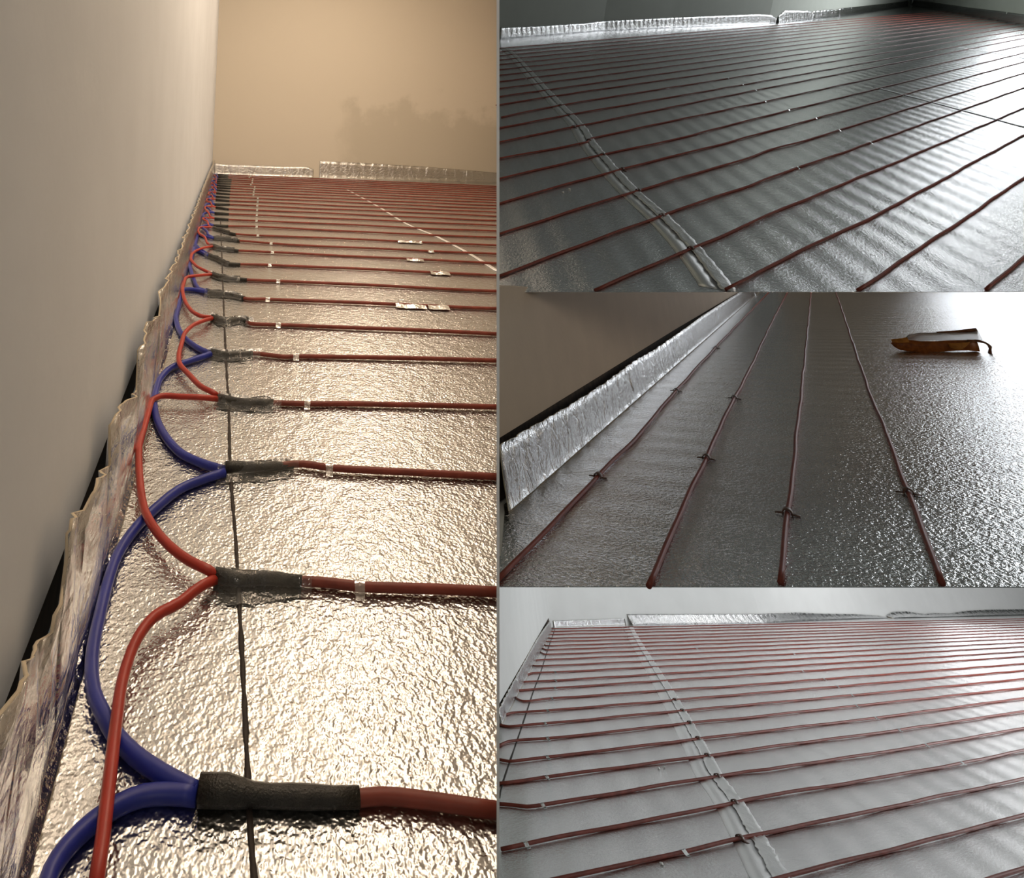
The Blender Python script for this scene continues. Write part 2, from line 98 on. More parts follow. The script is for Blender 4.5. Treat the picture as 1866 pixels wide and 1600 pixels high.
# ------------------------------------------------------------------ materials
def mat(name): 
    m = bpy.data.materials.new(name); m.use_nodes = True
    return m, m.node_tree.nodes, m.node_tree.links, m.node_tree.nodes['Principled BSDF']
def noise(n, l, vec, scale, detail=3, rough=.5):
    t = n.new('ShaderNodeTexNoise'); t.inputs['Scale'].default_value = scale
    t.inputs['Detail'].default_value = detail; t.inputs['Roughness'].default_value = rough
    l.new(vec, t.inputs['Vector']); return t.outputs['Fac']
def objvec(n):
    return n.new('ShaderNodeTexCoord').outputs['Object']
def scaled(n, l, vec, s, rz=0):
    m = n.new('ShaderNodeMapping'); m.inputs['Scale'].default_value = s; m.inputs['Rotation'].default_value = (0, 0, rz)
    l.new(vec, m.inputs['Vector']); return m.outputs['Vector']
def bump(n, l, h, dist, strength=1.0, prev=None):
    b = n.new('ShaderNodeBump'); b.inputs['Distance'].default_value = dist; b.inputs['Strength'].default_value = strength
    l.new(h, b.inputs['Height'])
    if prev is not None: l.new(prev, b.inputs['Normal'])
    return b.outputs['Normal']
def ramp(n, l, f, stops):
    r = n.new('ShaderNodeValToRGB'); e = r.color_ramp.elements
    e[0].position, e[0].color = stops[0][0], (*stops[0][1], 1)
    e[1].position, e[1].color = stops[-1][0], (*stops[-1][1], 1)
    for p, c in stops[1:-1]:
        x = e.new(p); x.color = (*c, 1)
    l.new(f, r.inputs['Fac']); return r.outputs['Color']

def foil(name, rough, grain=(230, .0011), dents=(55, .0016), ripple=None, base=.86, crease=0, det=4):
    m, n, l, p = mat(name); v = objvec(n)
    p.inputs['Metallic'].default_value = 1.0
    c = ramp(n, l, noise(n, l, v, 3.0, 4), [(.3, (base*.93, base*.93, base*.94)), (.7, (base, base, base))])
    l.new(c, p.inputs['Base Color']); p.inputs['Roughness'].default_value = rough
    nb = bump(n, l, noise(n, l, v, dents[0], min(det, 3)), dents[1])
    if ripple:
        wv = n.new('ShaderNodeTexWave'); wv.wave_type = 'BANDS'; wv.bands_direction = 'X'
        wv.inputs['Scale'].default_value = ripple[0]; wv.inputs['Distortion'].default_value = 1.3
        wv.inputs['Detail'].default_value = 2; wv.inputs['Detail Scale'].default_value = .6
        l.new(scaled(n, l, v, (1, 1, 1), ripple[2]), wv.inputs['Vector'])
        nb = bump(n, l, wv.outputs['Fac'], ripple[1], 1.0, nb)
    if crease:
        vo = n.new('ShaderNodeTexVoronoi'); vo.feature = 'DISTANCE_TO_EDGE'; vo.inputs['Scale'].default_value = 1
        vd = n.new('ShaderNodeVectorMath'); vd.operation = 'MULTIPLY_ADD'
        nt = n.new('ShaderNodeTexNoise'); nt.inputs['Scale'].default_value = 14; l.new(v, nt.inputs['Vector'])
        l.new(nt.outputs['Color'], vd.inputs[0]); vd.inputs[1].default_value = (.06, .06, 0); l.new(v, vd.inputs[2])
        l.new(scaled(n, l, vd.outputs[0], (26, 12, 20)), vo.inputs['Vector'])
        mr = n.new('ShaderNodeMapRange'); mr.inputs['From Max'].default_value = .12; l.new(vo.outputs['Distance'], mr.inputs['Value'])
        nb = bump(n, l, mr.outputs['Result'], crease, 1.0, nb)
    nb = bump(n, l, noise(n, l, v, grain[0], det, .6), grain[1], 1.0, nb)
    l.new(nb, p.inputs['Normal'])
    return m
def plain(name, col, rough=.5, var=.08, nscale=20, bd=0, spec=.5, metallic=0):
    m, n, l, p = mat(name); v = objvec(n)
    a = tuple(max(0, x*(1-var)) for x in col); b = tuple(min(1, x*(1+var)) for x in col)
    l.new(ramp(n, l, noise(n, l, v, nscale, 4), [(.3, a), (.7, b)]), p.inputs['Base Color'])
    p.inputs['Roughness'].default_value = rough; p.inputs['Metallic'].default_value = metallic
    p.inputs['Specular IOR Level'].default_value = spec
    if bd: l.new(bump(n, l, noise(n, l, v, nscale*6, 3), bd), p.inputs['Normal'])
    return m
def film(name, col, opac, rough):
    m, n, l, p = mat(name); v = objvec(n)
    p.inputs['Base Color'].default_value = (*col, 1); p.inputs['Roughness'].default_value = rough
    p.inputs['Alpha'].default_value = opac
    l.new(bump(n, l, noise(n, l, v, 90, 3), .002), p.inputs['Normal'])
    gl = n.new('ShaderNodeBsdfGlossy'); gl.inputs['Roughness'].default_value = rough*.6
    l.new(p.inputs['Normal'].links[0].from_socket, gl.inputs['Normal'])
    mx = n.new('ShaderNodeMixShader'); fr = n.new('ShaderNodeFresnel'); fr.inputs['IOR'].default_value = 1.5
    l.new(p.inputs['Normal'].links[0].from_socket, fr.inputs['Normal'])
    l.new(fr.outputs[0], mx.inputs[0]); l.new(p.outputs[0], mx.inputs[1]); l.new(gl.outputs[0], mx.inputs[2])
    l.new(mx.outputs[0], n['Material Output'].inputs['Surface'])
    return m
M_foil_warm = foil('foil_warm', .24, (250, .0013), (60, .0016), None, .66, det=1)
RIP = 0.743
M_foil_dim = foil('foil_dim', .2, (150, .0021), (45, .0012), (2.6, .003, RIP), .80)
M_foil_brown = foil('foil_brown', .19, (140, .0030), (60, .002), (2.3, .0016, 0), det=2)
M_foil_pale = foil('foil_pale', .2, (150, .0024), (45, .0014), (2.6, .0042, RIP))
M_foil_strip = foil('foil_strip', .2, (160, .0014), (40, .0025), None, .72, crease=.001)
M_foil_tape = foil('foil_tape', .42, (220, .0016), (70, .003), None, .92)
M_foil_lap = foil('foil_lap', .45, (120, .0005), (30, .0008), None, .86)
M_foam = plain('foam', (.62, .52, .38), .8)
M_gap_shade = plain('gap_shade', (.05, .032, .02), .9, .4, 60)  # near-black brown that paints the shade in the gaps behind the foil strips
M_paint_warm = plain('paint_ceiling', (.80, .77, .70), .7)
M_paint_left = plain('paint_left', (.74, .77, .82), .75, .03, 6, .0006)
def stained_paint():
    m, n, l, p = mat('paint_back'); v = objvec(n)
    sx = n.new('ShaderNodeSeparateXYZ'); l.new(v, sx.inputs[0])
    h = noise(n, l, v, 3.2, 4, .6)
    def mth(op, a, b_):
        q = n.new('ShaderNodeMath'); q.operation = op
        for i, x in enumerate((a, b_)):
            if isinstance(x, (int, float)): q.inputs[i].default_value = x
            else: l.new(x, q.inputs[i])
        return q.outputs[0]
    def sm(x, lo, hi):
        r = n.new('ShaderNodeMapRange'); r.interpolation_type = 'SMOOTHSTEP'; r.inputs['From Min'].default_value = lo; r.inputs['From Max'].default_value = hi
        l.new(x, r.inputs['Value']); return r.outputs['Result']
    top = mth('ADD', mth('MULTIPLY', h, 1.1), .18)           # ragged upper edge of the old damp patch
    inside = mth('MULTIPLY', sm(mth('SUBTRACT', top, sx.outputs['Z']), -.10, .12), sm(mth('ADD', sx.outputs['X'], mth('MULTIPLY', h, .5)), .45, .75))
    mx = n.new('ShaderNodeMix'); mx.data_type = 'RGBA'
    mx.inputs['A'].default_value = (.68, .615, .52, 1); mx.inputs['B'].default_value = (.575, .52, .43, 1)
    l.new(inside, mx.inputs['Factor']); l.new(mx.outputs['Result'], p.inputs['Base Color'])
    p.inputs['Roughness'].default_value = .75
    return m
M_paint_back = stained_paint()
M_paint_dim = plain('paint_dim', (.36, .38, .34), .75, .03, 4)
M_paint_brown = plain('paint_brown', (.60, .49, .38), .75, .04, 8, .0006)
M_paint_pale = plain('paint_pale', (.76, .77, .76), .75, .03, 4)
M_white = plain('white', (.9, .9, .9), .6, .02)
M_cable = plain('cable', (.22, .044, .028), .48, .2, 40, 0, .35)
M_black = plain('black_tape', (.02, .018, .014), .3, .4, 120, .001)
M_blue = plain('blue_wire', (.016, .028, .28), .42, .12, 30)
M_red = plain('red_wire', (.42, .032, .018), .42, .12, 30)
M_ink = plain('ink', (.03, .02, .016), .7, .3, 80)
M_clip = plain('clip', (.10, .045, .03), .45, .3, 60)
M_milky = film('milky_tape', (.55, .5, .45), .4, .25)
M_film = film('clear_film', (.8, .78, .72), .05, .06)
M_shine = foil('shine', .18, (150, .0006), (60, .003), None, .92)
M_orange = plain('orange_plastic', (.30, .085, .008), .35, .25, 60)
M_amber = plain('amber_plastic', (.52, .21, .03), .4, .2, 60)
M_clear = film('clear_plastic', (.80, .80, .82), .45, .15)
M_brownroll = plain('brown_roll', (.20, .07, .02), .4, .3, 60)



# ------------------------------------------------------------------ builders
ROOT = sc.collection
def link(name, verts, faces, m, bay=None, origin=(0, 0, 0), parent=None, smooth=True, mats=None, fmat=None):
    me = bpy.data.meshes.new(name)
    o_ = Vector(origin)
    me.from_pydata([tuple(Vector(v) - o_) for v in verts], [], faces)
    for x in (mats or [m]): me.materials.append(x)
    if fmat: me.polygons.foreach_set('material_index', fmat)
    if smooth: me.polygons.foreach_set('use_smooth', [True]*len(me.polygons))
    me.update()
    o = bpy.data.objects.new(name, me); ROOT.objects.link(o)
    if parent is not None: o.parent = parent
    elif bay: o.matrix_world = MAT4[bay] @ Matrix.Translation(o_)
    else: o.location = o_
    return o
def empty(name, bay, origin):
    o = bpy.data.objects.new(name, None); ROOT.objects.link(o); o.empty_display_size = .05
    o.matrix_world = MAT4[bay] @ Matrix.Translation(Vector(origin)); return o
def tag(o, label=None, cat=None, group=None, kind=None):
    for k, v in (('label', label), ('category', cat), ('group', group), ('kind', kind)):
        if v: o[k] = v
    return o
def struct(o, label=None): return tag(o, label, None, None, 'structure')
def cr(P, step):
    "Catmull-Rom resample of 3-D points"
    P = [Vector(p) for p in P]
    if len(P) == 2: P = [P[0], (P[0]+P[1])/2, P[1]]
    E = [P[0]*2 - P[1]] + P + [P[-1]*2 - P[-2]]
    out = []
    for i in range(1, len(E)-2):
        a, b, c, d = E[i-1:i+3]; L = (c-b).length; n = max(2, int(L/step))
        # centripetal tangents
        t1 = (c-a)/max(1e-6, (b-a).length+(c-b).length)*L; t2 = (d-b)/max(1e-6, (c-b).length+(d-c).length)*L
        for j in range(n):
            t = j/n
            out.append(b*(2*t**3-3*t*t+1) + t1*(t**3-2*t*t+t) + c*(3*t*t-2*t**3) + t2*(t**3-t*t))
    out.append(P[-1]); return out
def tube(P, rad, seg=8, flat=1.0):
    "sweep: P list of Vectors, rad number or list"
    n = len(P); R = rad if isinstance(rad, list) else [rad]*n
    V, Fc = [], []
    up = Vector((0, 0, 1))
    for i in range(n):
        t = (P[min(i+1, n-1)] - P[max(i-1, 0)]); t = t.normalized() if t.length > 1e-9 else Vector((1, 0, 0))
        s = t.cross(up); s = s.normalized() if s.length > 1e-6 else Vector((1, 0, 0))
        b = s.cross(t)
        for k in range(seg):
            a = 2*math.pi*k/seg
            V.append(P[i] + s*(R[i]*math.cos(a)) + b*(R[i]*flat*math.sin(a)))
    for i in range(n-1):
        for k in range(seg):
            k2 = (k+1) % seg
            Fc.append((i*seg+k, i*seg+k2, (i+1)*seg+k2, (i+1)*seg+k))
    Fc.append(tuple(range(seg))[::-1]); Fc.append(tuple((n-1)*seg+k for k in range(seg)))
    return V, Fc
def grid(fn, nu, nv):
    V = [fn(i/(nu-1), j/(nv-1)) for i in range(nu) for j in range(nv)]
    Fc = [(i*nv+j, (i+1)*nv+j, (i+1)*nv+j+1, i*nv+j+1) for i in range(nu-1) for j in range(nv-1)]
    return V, Fc
def prism(poly, w0, w1):
    "polygon (u,v) list extruded from w0 to w1 (numbers, or lists per vertex)"
    n = len(poly); a = w0 if isinstance(w0, list) else [w0]*n; b = w1 if isinstance(w1, list) else [w1]*n
    V = [(p[0], p[1], a[i]) for i, p in enumerate(poly)] + [(p[0], p[1], b[i]) for i, p in enumerate(poly)]
    Fc = [tuple(range(n))[::-1], tuple(range(n, 2*n))] + [(i, (i+1) % n, n+(i+1) % n, n+i) for i in range(n)]
    return V, Fc
def wall_prism(base, out, thick, h0, h1, ends={}):
    "upright wall over a base polyline; out = sign of the outward side; h0,h1 numbers or per-vertex lists"
    n = len(base); V, Fc = [], []
    H0 = h0 if isinstance(h0, list) else [h0]*n; H1 = h1 if isinstance(h1, list) else [h1]*n
    for i, p in enumerate(base):
        d = Vector(base[min(i+1, n-1)][:2]) - Vector(base[max(i-1, 0)][:2]); d.normalize(); m = Vector((-d.y, d.x))*out
        q = Vector(p[:2])
        V += [(*q, H0[i]), (*q, H1[i]), (*(q+m*thick), H1[i]), (*(q+m*thick), H0[i])]
        if i in ends: V[-4:] = [(u, v[1], v[2]) for u, v in zip(ends[i], V[-4:])]   # raked end of the wall
    for i in range(n-1):
        a, b = 4*i, 4*i+4
        for k in range(4):
            k2 = (k+1) % 4; Fc.append((a+k, b+k, b+k2, a+k2))
    Fc += [(0, 1, 2, 3), (4*n-1, 4*n-2, 4*n-3, 4*n-4)]
    return V, Fc
def shift_line(base, d):
    n = len(base); out = []
    for i, p in enumerate(base):
        t = Vector(base[min(i+1, n-1)][:2]) - Vector(base[max(i-1, 0)][:2]); t.normalize()
        out.append((p[0]-t.y*d, p[1]+t.x*d))
    return out
FL = -.005          # foil surface below the plane of the cable centres
ORD = ['zeroth', 'first', 'second', 'third', 'fourth', 'fifth', 'sixth', 'seventh', 'eighth', 'ninth', 'tenth', 'eleventh', 'twelfth',
       'thirteenth', 'fourteenth', 'fifteenth', 'sixteenth', 'seventeenth', 'eighteenth', 'nineteenth', 'twentieth']
def ordinal(i):
    return ORD[i] if i <= 20 else ('twenty-' + ORD[i-20] if i < 30 else 'thirtieth')

# ------------------------------------------------------------------ floors, slabs, partition
def slab_poly(name, bay, poly, m, thick, m_under=None):
    V, Fc = prism(poly, FL-thick, FL)
    return struct(link(name, V, Fc, m, bay, smooth=False))
rb = D['rooms']
slab_poly('floor', 'warm', rb['warm'], M_foil_warm, .01)
slab_poly('floor', 'dim', rb['dim'], M_foil_dim, .0015)
slab_poly('floor', 'brown', rb['brown'], M_foil_brown, .0015)
slab_poly('floor', 'pale', rb['pale'], M_foil_pale, .01)
# the boards that carry the upper two floors are the ceilings of the bays below
V, Fc = prism(rb['dim_under'], FL-.05, FL-.0045); struct(link('ceiling', V, Fc, M_paint_brown, 'dim', smooth=False))
V, Fc = prism(rb['brown_under'], FL-.05, FL-.0045); struct(link('ceiling', V, Fc, M_paint_pale, 'brown', smooth=False))
# ceiling of the warm room
V, Fc = wall_prism([(-.4, -.9), (.5, -.9)], -1, .06, -.02, 2.45)
struct(link('wall_front', V, Fc, M_paint_back, 'warm', smooth=False))
V, Fc = prism([(-1.6, -1), (.2, -1), (.085, .3), (2.1, 6.75), (-1.4, 6.6)], 2.45, 2.5)
struct(link('ceiling', V, Fc, M_paint_warm, 'warm', smooth=False))
# added partition, blocks light between the warm room and the stacked bays, seen edge-on
camR = Matrix(D['cam'] + [[0, 0, 0, 1]])
dx = (907.5-560)/F_PX; y0, y1 = .30, 9.5; t_ = 2.6/F_PX*y0
V = []
for y in (y0, y1):
    for z in (-7.0, 3.2):
        V += [camR @ Vector((dx*y - t_, z, -y)), camR @ Vector((dx*y + t_, z, -y))]
Fc = [(0, 1, 3, 2), (4, 6, 7, 5), (0, 2, 6, 4), (1, 5, 7, 3), (0, 4, 5, 1), (2, 3, 7, 6)]
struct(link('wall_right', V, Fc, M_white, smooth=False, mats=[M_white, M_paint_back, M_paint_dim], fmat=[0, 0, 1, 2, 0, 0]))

# ------------------------------------------------------------------ walls
fold = lambda v: -.108 - .146*v
LB = D['lback']
corner_v = 6.12
wl = [(fold(v), v) for v in (-.5, 1.5, 3, 4.5, 6.16)]
V, Fc = wall_prism(shift_line(wl, .014), 1, .05, .084, 2.48)
struct(link('wall_left', V, Fc, M_paint_left, 'warm', smooth=False))
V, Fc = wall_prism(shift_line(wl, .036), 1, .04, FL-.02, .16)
struct(link('shade_strip_1', V, Fc, M_gap_shade, 'warm', smooth=False))  # dark strip standing in for the shadow gap under the left wall
e0 = (Vector(LB[0]) - (Vector(LB[3])-Vector(LB[0]))*.12); e1 = Vector(LB[3])
V, Fc = wall_prism([tuple(e0), tuple(e1)], 1, .06, FL-.02, 2.48, {1: (e1.x, e1.x-.104, e1.x-.09, e1.x+.014)})
struct(link('wall_back', V, Fc, M_paint_back, 'warm', smooth=False))
# dim bay
db = [Vector(p) for p in D['dback']]
base = [tuple(p) for p in db]
V, Fc = wall_prism(shift_line(base, .004), 1, .08, FL-.004, 3.4, {0: (6.172, 5.66, 5.75, 6.28)})
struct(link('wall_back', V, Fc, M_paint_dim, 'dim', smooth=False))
dr = [Vector(p) for p in D['dright']]; dr2 = dr[0] + (dr[1]-dr[0])*2.05
# wall with a wide window opening: sill, head and two jambs
def lerp2(a, b, t): return tuple(Vector(a).lerp(Vector(b), t))
RW = (tuple(dr[0]), tuple(dr2))
for nm, t0, t1, h0, h1 in DIMWIN_WALL:
    V, Fc = wall_prism([lerp2(*RW, t0), lerp2(*RW, t1)], 1, .08, h0, h1)
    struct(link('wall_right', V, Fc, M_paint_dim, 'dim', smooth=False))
# brown bay
bw = [(u, -.672) for u in (-14., -10., -7.75, -4., -1.5)]
top_h = lambda u: max(.06, .4833 + (-1.5726-u)*(-.3455/6.1969))
V, Fc = wall_prism(shift_line(bw, -.014), -1, .04, [min(.136, top_h(p[0])-.02) for p in bw], [top_h(p[0]) for p in bw], {4: (-1.511, -1.63, -1.723, -1.607)})
struct(link('wall_left', V, Fc, M_paint_brown, 'brown', smooth=False))
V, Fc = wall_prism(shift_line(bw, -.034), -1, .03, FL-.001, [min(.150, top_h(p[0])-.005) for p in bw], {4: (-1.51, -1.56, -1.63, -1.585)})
struct(link('shade_strip_2', V, Fc, M_gap_shade, 'brown', smooth=False))  # shadow line between wall and foil, made as a dark strip
V, Fc = wall_prism([(-14., -.7), (-14., 3.2)], 1, .05, FL, 2.6)
struct(link('wall_back', V, Fc, M_paint_brown, 'brown', smooth=False))
# pale bay
pl = [Vector(p) for p in D['pleft']]; pl2 = pl[1]
WL = [tuple(pl2), tuple(pl[0] + (pl[0]-pl[1])*.004)]
V, Fc = wall_prism(shift_line(WL, .012), 1, .06, [.066, .092], 2.1, {0: (2.5, 2.84, 2.86, 2.52)})
struct(link('wall_left', V, Fc, M_paint_pale, 'pale', smooth=False))
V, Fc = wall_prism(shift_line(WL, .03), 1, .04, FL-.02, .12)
struct(link('shade_strip_3', V, Fc, M_gap_shade, 'pale', smooth=False))  # dark strip painted as the shade behind the left foil strip
pb = [Vector(p) for p in D['pback']]
base = [tuple(pb[0] - (pb[1]-pb[0])*.05)] + [tuple(p) for p in pb] + [(21., 6.46)]
V, Fc = wall_prism(shift_line(base, .004), 1, .08, FL-.02, [2.9]*2+[3.2]*(len(base)-2))
struct(link('wall_back', V, Fc, M_paint_pale, 'pale', smooth=False))

# ------------------------------------------------------------------ foil edge strips turned up against the walls
def strip(name, bay, base, tops, m, step0, amp, label, seed, lean=.0, flare=.010, rows=7, out=1, group=None):
    """base: polyline (u,v) of the fold; tops: [(distance along base, height)]"""
    rnd = random.Random(seed)
    B = [Vector(p[:2]) for p in base]; L = [0]
    for a, b in zip(B, B[1:]): L.append(L[-1] + (b-a).length)
    def at(s):
        for i in range(len(B)-1):
            if s <= L[i+1] or i == len(B)-2:
                t = (s-L[i])/(L[i+1]-L[i]); d = (B[i+1]-B[i]).normalized()
                return B[i].lerp(B[i+1], t), Vector((-d.y, d.x))*out
    tops = sorted(tops); s = tops[0][0]; S = []
    while s < tops[-1][0]:
        S.append(s); s += step0(s)
    S.append(tops[-1][0])
    S = sorted(set(S + [t[0] for t in tops]))
    def hh(s):
        for (a, x), (b, y) in zip(tops, tops[1:]):
            if s <= b: return x + (y-x)*(s-a)/max(1e-6, b-a)
        return tops[-1][1]
    V, Fc = [], []; ph = [rnd.uniform(0, 6.3) for _ in range(9)]
    for s in S:
        p, nrm = at(s); h = hh(s)
        for j in range(rows):
            if j == 0: q = p - nrm*flare; z = FL + .001
            else:
                f = (j-1)/(rows-2); z = FL + .002 + (h-FL-.002)*f
                wv = amp*(math.sin(s*61+ph[0]+f*2) + .7*math.sin(s*133+ph[1]-f*3) + .5*math.sin(s*29+ph[2]+4*f) + rnd.uniform(-.5, .5))*(.25+f*.75)
                q = p + nrm*(-.005 - lean*(1-f)**1.4 + wv*.6)
            V.append((q.x, q.y, z))
    n = len(S)
    for i in range(n-1):
        for j in range(rows-1):
            a = i*rows+j; Fc.append((a, a+rows, a+rows+1, a+1) if out > 0 else (a, a+1, a+rows+1, a+rows))
    o = link(name, V, Fc, m, bay, origin=(*at(S[0])[0], FL), mats=[m, M_foam])
    sd = o.modifiers.new('thick', 'SOLIDIFY'); sd.thickness = .0025; sd.offset = 0; sd.use_rim = True; sd.material_offset_rim = 1
    return tag(o, label, 'foil strip', group)
def along(base, pts):
    "convert (u,v,h) points to (distance along base, h)"
    B = [Vector(p[:2]) for p in base]; out = []
    for p in pts:
        best = None; L = 0; q = Vector(p[:2])
        for a, b in zip(B, B[1:]):
            d = b-a; t = max(0, min(1, (q-a).dot(d)/d.length_squared)); e = (a+d*t-q).length
            if best is None or e < best[0]: best = (e, L + d.length*t)
            L += d.length
        out.append((best[1], p[2]))
    out.sort(); return out
fb = [(fold(.25), .25), (fold(6.13), 6.13)]
lt = [(.28, .148)] + [tuple(p) for p in D['ltop']] 
mono = [lt[0]]
for p in lt[1:]:
    mono.append((max(p[0], mono[-1][0]+.006), p[1]))
mono += [(2.2, .142), (3.2, .15), (4.4, .15), (5.4, .142), (6.12, .135)]
k_ = math.hypot(1, .146)
strip('foil_edge_strip', 'warm', fb, [((v-.25)*k_, h) for v, h in mono], M_foil_strip, lambda s: .012 + .02*s/3, .0055,
      'crumpled silver foil strip turned up along the left wall of the warm beige room', 5, lean=-.002)
bb = [tuple(LB[0]), tuple(LB[3])]
strip('foil_edge_strip', 'warm', bb, along(bb, D['lbacktop'][0]), M_foil_strip, lambda s: .015, .004,
      'low foil strip along the back wall of the warm room, between corner and crack', 6, lean=.002)
strip('foil_edge_strip', 'warm', bb, along(bb, D['lbacktop'][1]), M_foil_strip, lambda s: .015, .004,
      'taller foil strip along the back wall of the warm room, right of the crack', 7, lean=.004)
dbl = [tuple(p) for p in db]
strip('foil_edge_strip', 'dim', dbl, along(dbl, D['dstrip'][0]), M_foil_strip, lambda s: .018, .006,
      'long foil strip at the grey back wall of the dim floor, left of the gap', 8, lean=.01)
strip('foil_edge_strip', 'dim', dbl, along(dbl, D['dstrip'][1]), M_foil_strip, lambda s: .02, .010,
      'curling foil strip at the grey back wall of the dim floor, right of the gap', 9, lean=.03)
drl = [tuple(dr[0]), tuple(dr2)]
strip('foil_edge_strip', 'dim', drl, along(drl, D['drstrip'])+[((dr2-dr[0]).length-.1, .19)], M_foil_strip, lambda s: .1, .006,
      'shadowed foil strip along the dark right wall of the dim upper floor', 10, lean=.01)
mb = [(-13.5, -.672), (-1.46, -.672)]
ms = [(-13.5, -.672, .02), (-11, -.672, .06), (-9, -.672, .12)] + [tuple(p) for p in D['mstrip']]
ms = [(p[0], p[1], min(p[2], top_h(p[0])-.004)) for p in ms]
strip('foil_edge_strip', 'brown', mb, along(mb, ms), M_foil_strip, lambda s: .02 if s > 9.4 else .06, .004,
      'wide silver foil strip under the dark brown wall beside four red cables', 11, lean=.004, out=-1)
pbl = [tuple(p) for p in pb]
for i, lb in enumerate(('low foil strip at the back wall of the pale floor, beside the left corner',
                        'long foil strip along the back wall of the pale floor, middle piece',
                        'bright curling foil strip along the back wall of the pale floor, right piece')):
    strip('foil_edge_strip', 'pale', pbl, along(pbl, D['pstrip'][i]), M_foil_strip, lambda s: .018, .004 + .004*(i == 2), lb, 12+i, lean=(.004, .05, .09)[i])
pll = [tuple(pl2), tuple(pl[0])]
strip('foil_edge_strip', 'pale', pll, [(s, h-.008) for s, h in along(pll, D['plstrip'])], M_foil_strip, lambda s: .015, .004,
      'foil strip up the left wall of the pale floor beside curved cable ends', 16, lean=.004)

# ------------------------------------------------------------------ cables
RC = .0046
def wob(P, seed, amp):
    r = random.Random(seed); a, b, c = (r.uniform(0, 6.3) for _ in range(3))
    return [Vector((p.x, p.y + amp*(math.sin(p.x*7+a)+.6*math.sin(p.x*17+b)), p.z + .0006*math.sin(p.x*11+c))) for p in P]
def tape_band(parent, origin, p, d, wid, span, r, m, name='tape', seed=0):
    "short clear strap lying over a cable at p, cable direction d (2-D unit)"
    rnd = random.Random(seed); nx = Vector((-d[1], d[0])); o = Vector(p[:2])
    def fn(i, j):
        s = (i-.5)*span; a = (j-.5)*wid
        z = FL + .0012 + (r*2+.0005)*math.exp(-(s/(r*1.9))**2) + rnd.uniform(0, .0006)
        q = o + nx*s + Vector(d)*a*(1+.1*math.sin(s*90))
        return (q.x, q.y, z)
    V, Fc = grid(fn, 11, 4)
    return link(name, V, Fc, m, origin=origin, parent=parent) if parent is not None else (V, Fc)
def near_on(P, u): return min(P, key=lambda q: abs(q.x-u))
cab_spine = {}
room_word = {'warm': 'warm beige room', 'dim': 'dim grey upper floor', 'brown': 'floor by the brown wall', 'pale': 'pale grey lower floor'}
def cable(bay, P3, label, group, step, seed, amp=.0012, seg=8):
    P = wob(cr(P3, step), seed, amp)
    V, Fc = tube(P, RC, seg)
    o = link('heating_cable', V, Fc, M_cable, bay, origin=(P[0].x, P[0].y, FL))
    tag(o, label, 'cable', group); return o, P, (P[0].x, P[0].y, FL)
for k, (pts, e, tx) in enumerate(D['lc']):
    P3 = [(u, v, .0005 if i else .003) for i, (u, v) in enumerate(pts)]
    lab = f'{ordinal(k+1)} red-brown cable from the front in the warm beige room, ' + ('with thick black sleeve' if k == 0 else f'joined to {"blue" if k % 2 == 0 else "red"} wires')
    o, P, og = cable('warm', P3, lab, 'heating cables in the warm room', .012 if k < 12 else .03, 100+k, .0008)
    # black sleeve over the splice
    S = [q.copy() for q in P if q.x <= e]
    if len(S) < 3: S = [q.copy() for q in P[:4]]
    n = len(S); r0 = .0075 if k < 2 else .0068
    rad = []
    for i in range(n):
        f = i/(n-1)
        r = r0*(1-f) + .0056*f
        if k == 0: r = .0085 if f < .16 else .0069 - .001*f
        if k == 2: r = .0085*(1-f)+.0047*f
        rad.append(r + .0003*math.sin(i*1.7))
    for i, q in enumerate(S): q.z = FL + rad[i]
    V, Fc = tube(S, rad, 10)
    tag(link('joint_sleeve', V, Fc, M_black, origin=og, parent=o), 'black tape-wrapped joint')
    if tx:
        c = near_on(P, tx)
        tape_band(o, og, (c.x, c.y), (1, 0), .010 if k < 4 else .012, .028, RC, M_milky, 'tape', k)
    if 0 < k < 12:   # clear film stuck over the splice
        c = S[min(2, n-1)]; rnd = random.Random(900+k)
        ln, wd = (.105, .055)
        ph = [rnd.uniform(0, 6.3) for _ in range(4)]
        def fn(i, j):
            s = -.03 + i*ln; a = (j-.5)*wd*(1-.35*i)
            q = near_on(S, c.x+s)
            z = FL + .0012 + .0155*math.exp(-(a/.0105)**2) + .0009*math.sin(s*160+a*120+ph[0]) + .0007*math.sin(s*90-a*260+ph[1])
            return (c.x + s, q.y + a + .003*math.sin(s*60+ph[2]), max(FL+.0005, z))
        V, Fc = grid(fn, 22, 15)
        link('clear_film', V, Fc, M_film, origin=og, parent=o)
    for g, a, b in [tuple(x) for x in D['lglint']]:
        if g == k:
            c = near_on(P, (a+b)/2); ln = b-a; rnd = random.Random(k*7+int(a*100))
            def fn(i, j):
                s = (i-.5)*ln; t = (j-.5)
                q = near_on(P, c.x+s)
                return (c.x+s, q.y - .012 + t*.026, FL + .004 + .0055*(j) + .0006*math.sin(s*130))
            V, Fc = grid(fn, 12, 5)
            link('shiny_tape', V, Fc, M_shine, origin=og, parent=o)
